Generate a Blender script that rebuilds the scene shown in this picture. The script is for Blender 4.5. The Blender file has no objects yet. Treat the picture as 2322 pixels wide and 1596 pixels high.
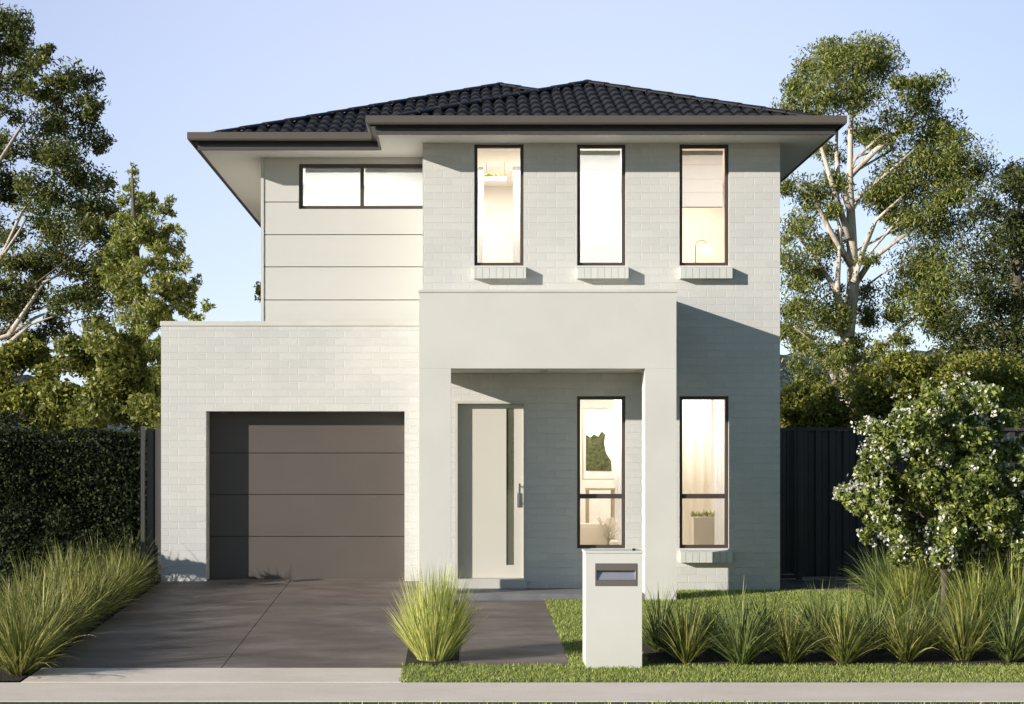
import bpy, bmesh, math, random
import numpy as np
from mathutils import Vector, Matrix
random.seed(7)
rng = np.random.default_rng(7)
scene = bpy.context.scene
COL = scene.collection

# ------------------------------------------------------------------ camera
F, X0, H0, CZ = 3738.0, 1040.0, 1060.0, 1.615      # focal length, vanishing point and eye height used for surveying
cam_d = bpy.data.cameras.new('camera'); cam = bpy.data.objects.new('camera', cam_d); COL.objects.link(cam)
cam.location = (0, 0, CZ); cam.rotation_euler = (math.pi/2, 0, 0)
cam_d.sensor_width = 36; cam_d.lens = 36*F/2321.0
cam_d.shift_x = (1160.5-X0)/2321.0; cam_d.shift_y = (H0-798.0)/2321.0
cam_d.clip_start = 0.1; cam_d.clip_end = 3000
scene.camera = cam
# ------------------------------------------------------------------ sun and sky
SUNDIR = Vector((1.82, 1.0, -0.62)).normalized()    # the way the light travels
elev = math.asin(-SUNDIR.z); azim = math.atan2(-SUNDIR.x, -SUNDIR.y)   # clockwise from +Y
sun_d = bpy.data.lights.new('sun', 'SUN'); sun_d.energy = 5.0; sun_d.angle = math.radians(0.55); sun_d.color = (1.0, 0.935, 0.86)
sun = bpy.data.objects.new('sun', sun_d); COL.objects.link(sun)
sun.rotation_euler = SUNDIR.to_track_quat('-Z', 'Y').to_euler(); sun.location = (-30, -10, 20)
world = bpy.data.worlds.new('World'); scene.world = world; world.use_nodes = True
wn = world.node_tree; bg = wn.nodes['Background']
sky = wn.nodes.new('ShaderNodeTexSky'); sky.sky_type = 'NISHITA'; sky.sun_disc = False
sky.sun_elevation = elev; sky.sun_rotation = azim
sky.air_density = 1.0; sky.dust_density = 0.1; sky.ozone_density = 2.5; sky.altitude = 100
wn.links.new(sky.outputs[0], bg.inputs[0]); bg.inputs[1].default_value = 0.078
# pale brightening added to the sky behind the house, fading overhead and sideways
tcw = wn.nodes.new('ShaderNodeTexCoord'); dotn = wn.nodes.new('ShaderNodeVectorMath'); dotn.operation = 'DOT_PRODUCT'
dotn.inputs[1].default_value = Vector((.02,1,.20)).normalized(); wn.links.new(tcw.outputs['Generated'], dotn.inputs[0])
added_glow = wn.nodes.new('ShaderNodeValToRGB'); ve = added_glow.color_ramp.elements
for k in range(3): ve.new(.5)
for k,(p,c) in enumerate([(.55,(0,0,0)),(.80,(.09,.085,.12)),(.92,(.23,.23,.33)),(.965,(.31,.315,.42)),(1.0,(.40,.39,.48))]):
    ve[k].position = p; ve[k].color = (*c,1)
wn.links.new(dotn.outputs['Value'], added_glow.inputs[0])
bg2 = wn.nodes.new('ShaderNodeBackground'); wn.links.new(added_glow.outputs[0], bg2.inputs[0]); bg2.inputs[1].default_value = 1.0
adw = wn.nodes.new('ShaderNodeAddShader'); wn.links.new(bg.outputs[0], adw.inputs[0]); wn.links.new(bg2.outputs[0], adw.inputs[1])
wn.links.new(adw.outputs[0], wn.nodes['World Output'].inputs[0])
vs = scene.view_settings; vs.view_transform = 'Standard'; vs.look = 'None'; vs.gamma = 1; vs.exposure = 0.38
scene.cycles.max_bounces = 8; scene.cycles.transparent_max_bounces = 12
scene.cycles.sample_clamp_indirect = 6

def X(px, D): return (px-X0)*D/F
def Z(py, D): return CZ+(H0-py)*D/F

# ------------------------------------------------------------------ materials
def lin(c):
    return tuple((v/255/12.92 if v/255 <= .04045 else ((v/255+.055)/1.055)**2.4) for v in c)
def new_mat(name):
    m = bpy.data.materials.new(name); m.use_nodes = True
    nt = m.node_tree; return m, nt, nt.nodes['Principled BSDF']
def coords(nt, scale=1.0, kind='Object'):
    tc = nt.nodes.new('ShaderNodeTexCoord'); mp = nt.nodes.new('ShaderNodeMapping')
    nt.links.new(tc.outputs[kind], mp.inputs[0])
    mp.inputs['Scale'].default_value = scale if isinstance(scale, tuple) else (scale,)*3
    return mp.outputs[0]
def noise(nt, vec, scale, detail=4, rough=.55):
    n = nt.nodes.new('ShaderNodeTexNoise'); n.inputs['Scale'].default_value = scale
    n.inputs['Detail'].default_value = detail; n.inputs['Roughness'].default_value = rough
    nt.links.new(vec, n.inputs['Vector']); return n.outputs['Fac']
def ramp(nt, fac, stops):
    r = nt.nodes.new('ShaderNodeValToRGB'); e = r.color_ramp.elements
    while len(e) < len(stops): e.new(.5)
    for k, (p, c) in enumerate(stops):
        e[k].position = p; e[k].color = (*c, 1)
    nt.links.new(fac, r.inputs[0]); return r.outputs[0]
def bump(nt, b, height, strength=.3, dist=.01):
    n = nt.nodes.new('ShaderNodeBump'); n.inputs['Strength'].default_value = strength; n.inputs['Distance'].default_value = dist
    nt.links.new(height, n.inputs['Height']); nt.links.new(n.outputs[0], b.inputs['Normal']); return n
def plain(name, c1, c2=None, scale=3.0, rough=.6, bstr=.15, bscale=60, bdist=.004, metal=0, spec=.4, lo=.35, hi=.65):
    m, nt, b = new_mat(name); v = coords(nt)
    c2 = c2 or tuple(x*.9 for x in c1)
    nt.links.new(ramp(nt, noise(nt, v, scale, 6), [(lo, c1), (hi, c2)]), b.inputs['Base Color'])
    b.inputs['Roughness'].default_value = rough; b.inputs['Metallic'].default_value = metal
    b.inputs['Specular IOR Level'].default_value = spec
    if bstr: bump(nt, b, noise(nt, v, bscale, 3), bstr, bdist)
    return m
def leaf_mat(name, dark, mid, light, transl=.38, rough=.45, spec=.35, pos=(.1,.5,.95)):
    m, nt, b = new_mat(name)
    g = nt.nodes.new('ShaderNodeNewGeometry')
    c = ramp(nt, g.outputs['Random Per Island'], [(pos[0], dark), (pos[1], mid), (pos[2], light)])
    nt.links.new(c, b.inputs['Base Color']); b.inputs['Roughness'].default_value = rough
    b.inputs['Specular IOR Level'].default_value = spec
    t = nt.nodes.new('ShaderNodeBsdfTranslucent'); nt.links.new(c, t.inputs[0])
    mx = nt.nodes.new('ShaderNodeMixShader'); mx.inputs[0].default_value = transl
    nt.links.new(b.outputs[0], mx.inputs[1]); nt.links.new(t.outputs[0], mx.inputs[2])
    nt.links.new(mx.outputs[0], nt.nodes['Material Output'].inputs[0]); return m
def brick_mat(name, c1, c2, mort, bw=.24, rh=.0955):
    m, nt, b = new_mat(name)
    tc = nt.nodes.new('ShaderNodeTexCoord'); sp = nt.nodes.new('ShaderNodeSeparateXYZ'); nt.links.new(tc.outputs['Object'], sp.inputs[0])
    ad = nt.nodes.new('ShaderNodeMath'); ad.operation = 'ADD'; nt.links.new(sp.outputs[0], ad.inputs[0]); nt.links.new(sp.outputs[1], ad.inputs[1])
    cb = nt.nodes.new('ShaderNodeCombineXYZ'); nt.links.new(ad.outputs[0], cb.inputs[0]); nt.links.new(sp.outputs[2], cb.inputs[1])
    br = nt.nodes.new('ShaderNodeTexBrick'); nt.links.new(cb.outputs[0], br.inputs['Vector'])
    br.inputs['Scale'].default_value = 1; br.inputs['Brick Width'].default_value = bw; br.inputs['Row Height'].default_value = rh
    br.inputs['Mortar Size'].default_value = .006; br.inputs['Mortar Smooth'].default_value = .3; br.inputs['Bias'].default_value = 0
    br.inputs['Color1'].default_value = (*c1, 1); br.inputs['Color2'].default_value = (*c2, 1); br.inputs['Mortar'].default_value = (*mort, 1)
    n = noise(nt, tc.outputs['Object'], 1.3, 5)
    mx = nt.nodes.new('ShaderNodeMix'); mx.data_type = 'RGBA'; mx.blend_type = 'MULTIPLY'; mx.inputs[0].default_value = 1
    nt.links.new(br.outputs[0], mx.inputs[6])
    nt.links.new(ramp(nt, n, [(.3, (.93,.94,.94)), (.7, (1.04,1.03,1.0))]), mx.inputs[7])
    nt.links.new(mx.outputs[2], b.inputs['Base Color']); b.inputs['Roughness'].default_value = .7
    b.inputs['Specular IOR Level'].default_value = .25
    inv = nt.nodes.new('ShaderNodeMath'); inv.operation = 'MULTIPLY_ADD'; inv.inputs[1].default_value = -1; inv.inputs[2].default_value = 1
    nt.links.new(br.outputs['Fac'], inv.inputs[0])
    nn = nt.nodes.new('ShaderNodeMath'); nn.operation = 'MULTIPLY_ADD'; nn.inputs[1].default_value = .35
    nt.links.new(noise(nt, tc.outputs['Object'], 55, 3), nn.inputs[0]); nt.links.new(inv.outputs[0], nn.inputs[2])
    bump(nt, b, nn.outputs[0], .8, .008); return m

M = {}
M['brick'] = brick_mat('painted_brick', (.60,.592,.560), (.645,.636,.60), (.70,.69,.65))
M['sillbrick'] = brick_mat('painted_sill_brick', (.61,.62,.58), (.65,.66,.61), (.50,.50,.46), bw=.0858, rh=1.7)
M['render'] = plain('rendered_wall', (.665,.655,.594), (.625,.615,.556), scale=1.4, rough=.85, bstr=.25, bscale=220, bdist=.002, spec=.2)
M['clad'] = plain('painted_cladding', (.60,.59,.54), (.58,.57,.52), scale=.7, rough=.6, bstr=.05, bscale=90, spec=.3)
M['cap'] = plain('parapet_capping', (.67,.65,.57), rough=.45, bstr=0, scale=2)
M['soffit'] = plain('soffit_paint', (.86,.83,.78), (.84,.81,.76), scale=1, rough=.8, bstr=.03)
M['gutter'] = plain('gutter_metal', (.125,.105,.088), (.115,.098,.082), scale=2, rough=.45, bstr=.03, bscale=8, bdist=.01)
M['fascia'] = plain('fascia_paint', (.085,.08,.078), rough=.5, bstr=.03)
M['frame'] = plain('window_frame', (.075,.062,.052), rough=.4, bstr=0)
M['gdoor'] = plain('garage_door_metal', (.112,.094,.081), (.101,.085,.073), scale=1.2, rough=.5, bstr=.12, bscale=25, bdist=.002)
M['door'] = plain('door_paint', (.62,.59,.51), (.60,.57,.49), scale=1, rough=.45, bstr=.05)
M['doorframe'] = plain('door_frame_paint', (.58,.57,.51), rough=.5, bstr=.03)
M['metal'] = plain('brushed_metal', (.55,.55,.57), rough=.3, metal=1, bstr=0)
M['darkmetal'] = plain('dark_metal', (.03,.03,.03), rough=.4, bstr=0)
M['slot'] = plain('letterbox_plate', (.22,.20,.18), rough=.4, bstr=0, metal=.4)
M['flap'] = plain('letterbox_flap', (.42,.42,.46), rough=.35, bstr=0, metal=.5)
M['porch'] = plain('porch_concrete', (.20,.20,.205), (.16,.16,.165), scale=6, rough=.7, bstr=.3, bscale=150)
M['white'] = plain('interior_white', (.84,.82,.78), rough=.8, bstr=0)
M['cream'] = plain('interior_cream', (.83,.77,.70), rough=.8, bstr=0)
M['peach'] = plain('interior_peach', (.82,.72,.62), rough=.8, bstr=0)
M['floor'] = plain('interior_floor', (.45,.34,.24), rough=.5, bstr=0)
M['timber'] = plain('pale_timber', (.50,.40,.28), (.42,.33,.22), scale=8, rough=.5, bstr=.05)
M['shade'] = plain('lamp_fabric', (.9,.87,.82), rough=.9, bstr=0)
M['fence'] = plain('fence_steel', (.056,.053,.050), (.047,.045,.042), rough=.45, bstr=.02)
M['greyfence'] = plain('grey_fence_steel', (.066,.063,.06), rough=.5, bstr=.05)
M['mulch'] = plain('bark_mulch', (.028,.022,.016), (.05,.036,.025), scale=30, rough=.95, bstr=.9, bscale=40, bdist=.05)
M['soil'] = plain('ground_earth', (.055,.065,.025), (.075,.07,.035), scale=3, rough=.95, bstr=.5, bscale=25, bdist=.03)
M['lawn'] = plain('lawn_turf', (.19,.235,.075), (.24,.27,.10), scale=2.5, rough=.95, bstr=.6, bscale=70, bdist=.02)
M['asphalt'] = plain('asphalt', (.05,.05,.052), (.06,.06,.06), scale=8, rough=.85, bstr=.4, bscale=200)
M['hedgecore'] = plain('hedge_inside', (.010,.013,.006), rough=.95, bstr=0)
M['hill'] = plain('distant_hills', (.035,.055,.06), (.05,.075,.075), scale=.12, rough=1, bstr=.8, bscale=.4, bdist=2)

def concrete(name, c1, c2, c3, stretch=(1.1,2.2,1), rough=.55):
    m, nt, b = new_mat(name); v = coords(nt, stretch)
    col = ramp(nt, noise(nt, v, .9, 8, .66), [(.33, c1), (.5, c2), (.66, c3)])
    mx = nt.nodes.new('ShaderNodeMix'); mx.data_type = 'RGBA'; mx.blend_type = 'MULTIPLY'; mx.inputs[0].default_value = 1
    v2 = coords(nt)
    nt.links.new(col, mx.inputs[6]); nt.links.new(ramp(nt, noise(nt, v2, 160, 2), [(.3,(.86,.86,.86)),(.7,(1.1,1.1,1.1))]), mx.inputs[7])
    nt.links.new(mx.outputs[2], b.inputs['Base Color'])
    nt.links.new(ramp(nt, noise(nt, v, 1.6, 5), [(.3,(rough-.12,)*3),(.7,(rough+.15,)*3)]), b.inputs['Roughness'])
    bump(nt, b, noise(nt, v2, 120, 4), .22, .004); return m
M['drive'] = concrete('coloured_concrete', (.102,.080,.067), (.155,.123,.103), (.222,.184,.158))
M['foot'] = concrete('pale_concrete', (.68,.59,.485), (.74,.65,.54), (.79,.70,.59), rough=.8)

# roof tile
m, nt, b = new_mat('roof_tile'); v = coords(nt)
nt.links.new(ramp(nt, noise(nt, v, 5, 5), [(.3,(.010,.0097,.0095)),(.7,(.019,.0185,.018))]), b.inputs['Base Color'])
b.inputs['Roughness'].default_value = .55; b.inputs['Specular IOR Level'].default_value = .4; bump(nt, b, noise(nt, v, 90, 3), .2, .003); M['tile'] = m
# glass
m, nt, b = new_mat('window_glass')
tr = nt.nodes.new('ShaderNodeBsdfTransparent'); tr.inputs[0].default_value = (.93,.95,.94,1)
gl = nt.nodes.new('ShaderNodeBsdfGlossy'); gl.inputs['Roughness'].default_value = .01
fr = nt.nodes.new('ShaderNodeFresnel'); fr.inputs[0].default_value = 1.5
mx = nt.nodes.new('ShaderNodeMixShader'); nt.links.new(fr.outputs[0], mx.inputs[0]); nt.links.new(tr.outputs[0], mx.inputs[1]); nt.links.new(gl.outputs[0], mx.inputs[2])
nt.links.new(mx.outputs[0], nt.nodes['Material Output'].inputs[0]); M['glass'] = m
m, nt, b = new_mat('tinted_glass'); b.inputs['Base Color'].default_value = (.62,.60,.46,1); b.inputs['Metallic'].default_value = .85; b.inputs['Roughness'].default_value = .04
b.inputs['Specular IOR Level'].default_value = .9; M['tint'] = m
def fabric(name, c, tl):
    m, nt, b = new_mat(name); b.inputs['Base Color'].default_value = (*c,1); b.inputs['Roughness'].default_value = .9
    t = nt.nodes.new('ShaderNodeBsdfTranslucent'); t.inputs[0].default_value = (*c,1)
    mx = nt.nodes.new('ShaderNodeMixShader'); mx.inputs[0].default_value = tl
    nt.links.new(b.outputs[0], mx.inputs[1]); nt.links.new(t.outputs[0], mx.inputs[2]); nt.links.new(mx.outputs[0], nt.nodes['Material Output'].inputs[0]); return m
M['blind'] = fabric('blind_fabric', (.90,.90,.91), .65)
M['curtain'] = fabric('curtain_fabric', (.84,.78,.69), .45)
m, nt, b = new_mat('lamp_glow'); b.inputs['Base Color'].default_value = (.9,.87,.8,1); b.inputs['Emission Color'].default_value = (1,.9,.75,1); b.inputs['Emission Strength'].default_value = 3.5; M['glow'] = m
# picture on the wall: mottled green that paints in a reflection of trees
M['print'] = plain('reflected_trees', (.03,.038,.012), (.13,.135,.05), scale=22, rough=.8, bstr=0)
# bark
def bark(name, c1, c2, c3, sc=(6,6,1.2)):
    m, nt, b = new_mat(name); v = coords(nt, sc); n = noise(nt, v, 1.6, 6, .6)
    nt.links.new(ramp(nt, n, [(.32,c1),(.5,c2),(.68,c3)]), b.inputs['Base Color']); b.inputs['Roughness'].default_value = .8
    bump(nt, b, n, .4, .03); return m
M['gumbark'] = bark('pale_gum_bark', (.30,.22,.155), (.58,.50,.40), (.70,.62,.52))
M['bark'] = bark('grey_brown_bark', (.05,.04,.03), (.12,.095,.07), (.20,.165,.125))
M['lf_gum'] = leaf_mat('gum_leaves', (0.081,0.114,0.026), (0.205,0.238,0.054), (0.425,0.427,0.111))
M['lf_dark'] = leaf_mat('dark_tree_leaves', (0.033,0.050,0.013), (0.083,0.103,0.027), (0.198,0.202,0.061))
M['lf_left'] = leaf_mat('evergreen_leaves', (0.052,0.075,0.020), (0.129,0.156,0.036), (0.298,0.293,0.080))
M['lf_conifer'] = leaf_mat('bright_conifer_leaves', (0.116,0.151,0.034), (0.257,0.293,0.070), (0.517,0.512,0.140))
M['lf_bush'] = leaf_mat('olive_bush_leaves', (0.114,0.136,0.025), (0.250,0.262,0.049), (0.455,0.437,0.090))
M['lf_lime'] = leaf_mat('lime_bush_leaves', (0.104,0.129,0.028), (0.222,0.242,0.051), (0.381,0.379,0.090))
M['lf_hedge'] = leaf_mat('hedge_leaves', (0.012,0.019,0.007), (0.026,0.037,0.013), (0.056,0.068,0.024), transl=.15, rough=.6, spec=.15)
M['lf_flower'] = leaf_mat('glossy_shrub_leaves', (0.078,0.110,0.030), (0.181,0.226,0.054), (0.432,0.468,0.119), transl=.3, rough=.3, spec=.5)
M['petal'] = leaf_mat('white_petals', (.62,.63,.46), (.76,.76,.62), (.84,.84,.74), transl=.3, rough=.6)
M['gr_lime'] = leaf_mat('lime_grass_blades', (0.283,0.343,0.090), (0.567,0.600,0.179), (0.925,0.882,0.360), transl=.35)
M['gr_mid'] = leaf_mat('green_grass_blades', (0.116,0.158,0.036), (0.273,0.306,0.068), (0.547,0.535,0.145), transl=.35)
M['gr_left'] = leaf_mat('pale_grass_blades', (0.060,0.087,0.017), (0.239,0.261,0.059), (0.550,0.510,0.180), transl=.35, pos=(.05,.45,.95))
M['gr_dark'] = leaf_mat('dark_grass_blades', (0.071,0.109,0.037), (0.172,0.218,0.065), (0.383,0.417,0.139), transl=.3)
M['gr_lawn'] = leaf_mat('lawn_blades', (0.162,0.231,0.050), (0.297,0.365,0.084), (0.540,0.547,0.168), transl=.3)

# ------------------------------------------------------------------ mesh helpers
ORG = {}
def link_mesh(name, verts, faces, mat, parent=None, loc=(0,0,0), smooth=False):
    """verts in world coordinates; one mesh object, top-level at loc or a part of parent"""
    org = ORG[parent] if parent is not None else Vector(loc)
    v = np.asarray(verts, dtype=np.float32)-np.array(org, dtype=np.float32)
    me = bpy.data.meshes.new(name)
    if isinstance(faces, np.ndarray):
        n, k = faces.shape
        me.vertices.add(len(v)); me.vertices.foreach_set('co', v.ravel())
        me.loops.add(n*k); me.loops.foreach_set('vertex_index', faces.astype(np.int32).ravel())
        me.polygons.add(n); me.polygons.foreach_set('loop_start', np.arange(n, dtype=np.int32)*k)
        me.update(calc_edges=True)
    else:
        me.from_pydata([tuple(p) for p in v], [], faces)
    if smooth: me.polygons.foreach_set('use_smooth', [True]*len(me.polygons))
    me.materials.append(M[mat] if isinstance(mat, str) else mat)
    o = bpy.data.objects.new(name, me); COL.objects.link(o)
    if parent is not None:
        o.parent = parent; ORG[o] = org
    else:
        o.location = loc; ORG[o] = Vector(loc)
    return o
def thing(name, label, cat, loc, group=None):
    o = bpy.data.objects.new(name, None); o.empty_display_size = .2; COL.objects.link(o); o.location = loc
    ORG[o] = Vector(loc); tag(o, label, cat, group); return o
def tag(o, label, cat, group=None):
    o['label'] = label; o['category'] = cat
    if group: o['group'] = group
    return o
def kind(o, k): o['kind'] = k; return o
class G:
    """collects geometry for one mesh"""
    def __init__(s): s.v = []; s.f = []
    def box(s, x0, x1, y0, y1, z0, z1, bev=0):
        n = len(s.v)
        if not bev:
            s.v += [(x,y,z) for z in (z0,z1) for y in (y0,y1) for x in (x0,x1)]
            s.f += [[n+i for i in q] for q in ((0,2,3,1),(4,5,7,6),(0,1,5,4),(2,6,7,3),(0,4,6,2),(1,3,7,5))]
        else:
            bm = bmesh.new(); bmesh.ops.create_cube(bm, size=1)
            for w in bm.verts: w.co = Vector(((x0+x1)/2+w.co.x*(x1-x0), (y0+y1)/2+w.co.y*(y1-y0), (z0+z1)/2+w.co.z*(z1-z0)))
            bmesh.ops.bevel(bm, geom=bm.edges[:], offset=bev, segments=2, affect='EDGES', profile=.7)
            s.bm(bm)
        return s
    def bm(s, bm):
        n = len(s.v); bm.verts.index_update()
        s.v += [tuple(w.co) for w in bm.verts]; s.f += [[n+w.index for w in f.verts] for f in bm.faces]; bm.free(); return s
    def poly(s, pts):
        n = len(s.v); s.v += [tuple(p) for p in pts]; s.f.append(list(range(n, n+len(pts)))); return s
    def prism(s, xy, z0, z1):
        n = len(s.v); k = len(xy)
        s.v += [(x,y,z0) for x,y in xy]+[(x,y,z1) for x,y in xy]
        s.f.append([n+i for i in range(k)][::-1]); s.f.append([n+k+i for i in range(k)])
        for i in range(k): j = (i+1) % k; s.f.append([n+i, n+j, n+k+j, n+k+i])
        return s
    def tube(s, pts, rad, sides=8, cap=True):
        pts = [Vector(p) for p in pts]; n0 = len(s.v); up = Vector((.31,.17,.93)).normalized()
        for i, p in enumerate(pts):
            d = (pts[min(i+1,len(pts)-1)]-pts[max(i-1,0)]).normalized()
            a = d.cross(up); a = a.normalized() if a.length > .05 else d.orthogonal().normalized(); b2 = d.cross(a)
            r = rad[i] if hasattr(rad, '__len__') else rad
            for k in range(sides):
                t = 2*math.pi*k/sides; s.v.append(tuple(p+(a*math.cos(t)+b2*math.sin(t))*r))
        for i in range(len(pts)-1):
            for k in range(sides):
                q = n0+i*sides; l = (k+1) % sides
                s.f.append([q+k, q+l, q+sides+l, q+sides+k])
        if cap:
            s.f.append([n0+k for k in range(sides)][::-1]); s.f.append([n0+(len(pts)-1)*sides+k for k in range(sides)])
        return s
    def wall(s, x0, x1, z0, z1, y0, y1, holes):
        """an upright slab facing -Y with rectangular openings"""
        xs = sorted({x0,x1}|{h[0] for h in holes}|{h[1] for h in holes}); zs = sorted({z0,z1}|{h[2] for h in holes}|{h[3] for h in holes})
        xs = [x for x in xs if x0 <= x <= x1]; zs = [z for z in zs if z0 <= z <= z1]
        n = len(s.v); nx, nz = len(xs), len(zs)
        for y in (y0,y1):
            for z in zs:
                for x in xs: s.v.append((x,y,z))
        def keep(i,j):
            if i < 0 or j < 0 or i >= nx-1 or j >= nz-1: return False
            cx, cz = (xs[i]+xs[i+1])/2, (zs[j]+zs[j+1])/2
            return not any(h[0]<cx<h[1] and h[2]<cz<h[3] for h in holes)
        I = lambda i,j,b: n+b*nx*nz+j*nx+i
        for i in range(nx-1):
            for j in range(nz-1):
                if not keep(i,j): continue
                s.f.append([I(i,j,0),I(i+1,j,0),I(i+1,j+1,0),I(i,j+1,0)]); s.f.append([I(i,j,1),I(i,j+1,1),I(i+1,j+1,1),I(i+1,j,1)])
                if not keep(i-1,j): s.f.append([I(i,j,0),I(i,j+1,0),I(i,j+1,1),I(i,j,1)])
                if not keep(i+1,j): s.f.append([I(i+1,j,0),I(i+1,j,1),I(i+1,j+1,1),I(i+1,j+1,0)])
                if not keep(i,j-1): s.f.append([I(i,j,0),I(i,j,1),I(i+1,j,1),I(i+1,j,0)])
                if not keep(i,j+1): s.f.append([I(i,j+1,0),I(i+1,j+1,0),I(i+1,j+1,1),I(i,j+1,1)])
        return s
    def out(s, name, mat, parent=None, loc=(0,0,0), smooth=False): return link_mesh(name, s.v, s.f, mat, parent, loc, smooth)
def empty_copy(root, loc, rz=0, sc=1.0, label=None, group=None):
    r = root.copy(); COL.objects.link(r); r.location = loc; r.rotation_euler = (0,0,rz); r.scale = (sc,sc,sc)
    if label: r['label'] = label
    if group: r['group'] = group
    for ch in list(root.children):
        c = ch.copy(); COL.objects.link(c); c.parent = r
        for g in list(ch.children):
            d = g.copy(); COL.objects.link(d); d.parent = c
    return r

# ------------------------------------------------------------------ the setting: ground, drive, paths
SL = .0513
def gz(y):                                          # terrain height
    if y > 21.5: return SL*(21.5-20.03)
    if y < 13.0: return SL*(13.0-20.03)-.0
    return SL*(y-20.03)
def sheet(name, x0, x1, ys, mat, dz=0, zf=gz):
    g = G(); n = 0
    for y in ys:
        g.v += [(x0,y,zf(y)+dz),(x1,y,zf(y)+dz)]
    for i in range(len(ys)-1): g.f.append([2*i,2*i+1,2*i+3,2*i+2])
    return g.out(name, mat)
kind(sheet('ground', -600, 600, [-200,13.0,21.5,900], 'soil', -.03), 'structure')
def slab(name, pieces, mat, zf, th=.12):
    """sloping concrete slabs: pieces = (x0,x1,y0,y1)"""
    g = G()
    for (x0,x1,y0,y1) in pieces:
        n = len(g.v); c = .004 if mat == 'drive' else .010
        def ring(dx, top): return [(x0+dx,y0+dx,zf(y0+dx)+top),(x1-dx,y0+dx,zf(y0+dx)+top),(x1-dx,y1-dx,zf(y1-dx)+top),(x0+dx,y1-dx,zf(y1-dx)+top)]
        g.v += ring(0,-th)+ring(0,-c)+ring(c,0)
        for a in (0,4):
            for k in range(4): g.f.append([n+a+k,n+a+(k+1)%4,n+a+4+(k+1)%4,n+a+4+k])
        g.f.append([n+8,n+9,n+10,n+11])
    return g.out(name, mat)
dz_drive = lambda y: .138-.0613*(21.45-y)
YK = 15.27                                          # where the dark concrete ends at the pale crossover
kind(slab('driveway', [(-3.87,-2.203,YK+.006,21.72),(-2.198,-.50,YK+.006,21.72)], 'drive', dz_drive), 'structure')
kind(slab('garden_path', [(.0,1.055,15.44,20.0)], 'drive', lambda y: gz(y)+.004), 'structure')
kind(slab('driveway_apron', [(-3.87,-.50,14.54,YK)], 'foot', lambda y: gz(y)+.006), 'structure')
kind(slab('footpath', [(-14, 14, 13.66, 14.53)], 'foot', lambda y: gz(y)+.006), 'structure')
kind(sheet('verge', -40, 40, [10.2,13.0,13.655], 'soil', .002), 'structure')
kind(sheet('road', -200, 200, [2.5,10.0], 'asphalt', -.02), 'structure')
g = G(); g.box(-200,200,10.0,10.2,gz(10)-.1,gz(10)+.0); kind(g.out('kerb','foot'), 'structure')
# lawn: front strip plus the yard right of the path, and the beds
lawn_areas = [(-.49,7.5,14.56,15.42),(1.06,1.80,15.42,20.9),(1.80,8.5,16.75,20.98)]
g = G()
for (x0,x1,y0,y1) in lawn_areas:
    g.poly([(x0,y0,gz(y0)),(x1,y0,gz(y0)),(x1,y1,gz(y1)),(x0,y1,gz(y1))])
kind(g.out('lawn', 'lawn'), 'structure')
g = G()
for (x0,x1,y0,y1) in [(1.80,9,15.42,16.75),(-.50,.0,15.42,20.0),(-9,-3.88,14.56,22.2),(5.0,12,16.75,22.9)]:
    d = .006 if x0 == 5.0 else .012
    g.poly([(x0,y0,gz(y0)+d),(x1,y0,gz(y0)+d),(x1,y1,gz(y1)+d),(x0,y1,gz(y1)+d)])
kind(g.out('garden_bed', 'mulch'), 'structure')
kind(slab('side_path', [(4.1,8.5,21.0,22.6)], 'drive', lambda y: gz(y)+.01), 'structure')
# wooded hills far behind: a rolling height field with a ragged tree-top surface
hx = np.linspace(-330, 330, 330); hyv = np.linspace(150, 330, 46)
XX, YY = np.meshgrid(hx, hyv)
ridge = 15.5+2.6*np.sin(XX*.021+1)+1.8*np.sin(XX*.057+.6)+1.0*np.sin(XX*.13+YY*.02)
ramp_ = np.clip((YY-150)/85,0,1); ramp_ = ramp_*ramp_*(3-2*ramp_)
HH = -1.0+ridge*ramp_*(1+.10*np.sin(YY*.05+XX*.03))+rng.uniform(0,1.9,XX.shape)*ramp_
hv = np.column_stack([XX.ravel(),YY.ravel()+rng.uniform(-1.2,1.2,XX.size),HH.ravel()])
nxh, nyh = len(hx), len(hyv); a_ = (np.arange(nyh-1)[:,None]*nxh+np.arange(nxh-1)[None,:]).ravel()
kind(link_mesh('hills', hv, np.stack([a_,a_+1,a_+nxh+1,a_+nxh],1), 'hill'), 'structure')

# grass blades of the lawn (one uncountable mass)
def blades_field(areas, per_m2, h0, h1, w):
    P = []
    for (x0,x1,y0,y1) in areas:
        n = int((x1-x0)*(y1-y0)*per_m2); P.append(np.stack([rng.uniform(x0,x1,n), rng.uniform(y0,y1,n)],1))
    P = np.concatenate(P); n = len(P)
    z = SL*(np.minimum(P[:,1],21.5)-20.03)
    a = rng.uniform(0,2*np.pi,n); h = rng.uniform(h0,h1,n); l = rng.uniform(.1,.9,n)*h; b = rng.uniform(0,2*np.pi,n)
    base = np.column_stack([P,z]); d = np.column_stack([np.cos(a),np.sin(a),np.zeros(n)])*w
    tip = base+np.column_stack([np.cos(b)*l,np.sin(b)*l,h])
    v = np.stack([base-d,base+d,tip],1).reshape(-1,3); f = np.arange(3*n).reshape(n,3)
    return v, f
v, f = blades_field([(-.53,7.0,14.54,15.44),(1.04,1.80,15.42,20.9),(1.80,6.2,16.6,20.98)], 4200, .015, .036, .0045)
o = link_mesh('lawn_grass', v, f, 'gr_lawn'); tag(o, 'short green lawn grass beside the path and along the footpath', 'grass'); kind(o, 'stuff')
v, f = blades_field([(1.6,2.6,13.5,13.62),(-1,8,13.5,13.56)], 900, .02, .05, .005)
o = link_mesh('verge_grass', v, f, 'gr_lawn'); tag(o, 'thin grass along the street edge of the footpath', 'grass'); kind(o, 'stuff')

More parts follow.
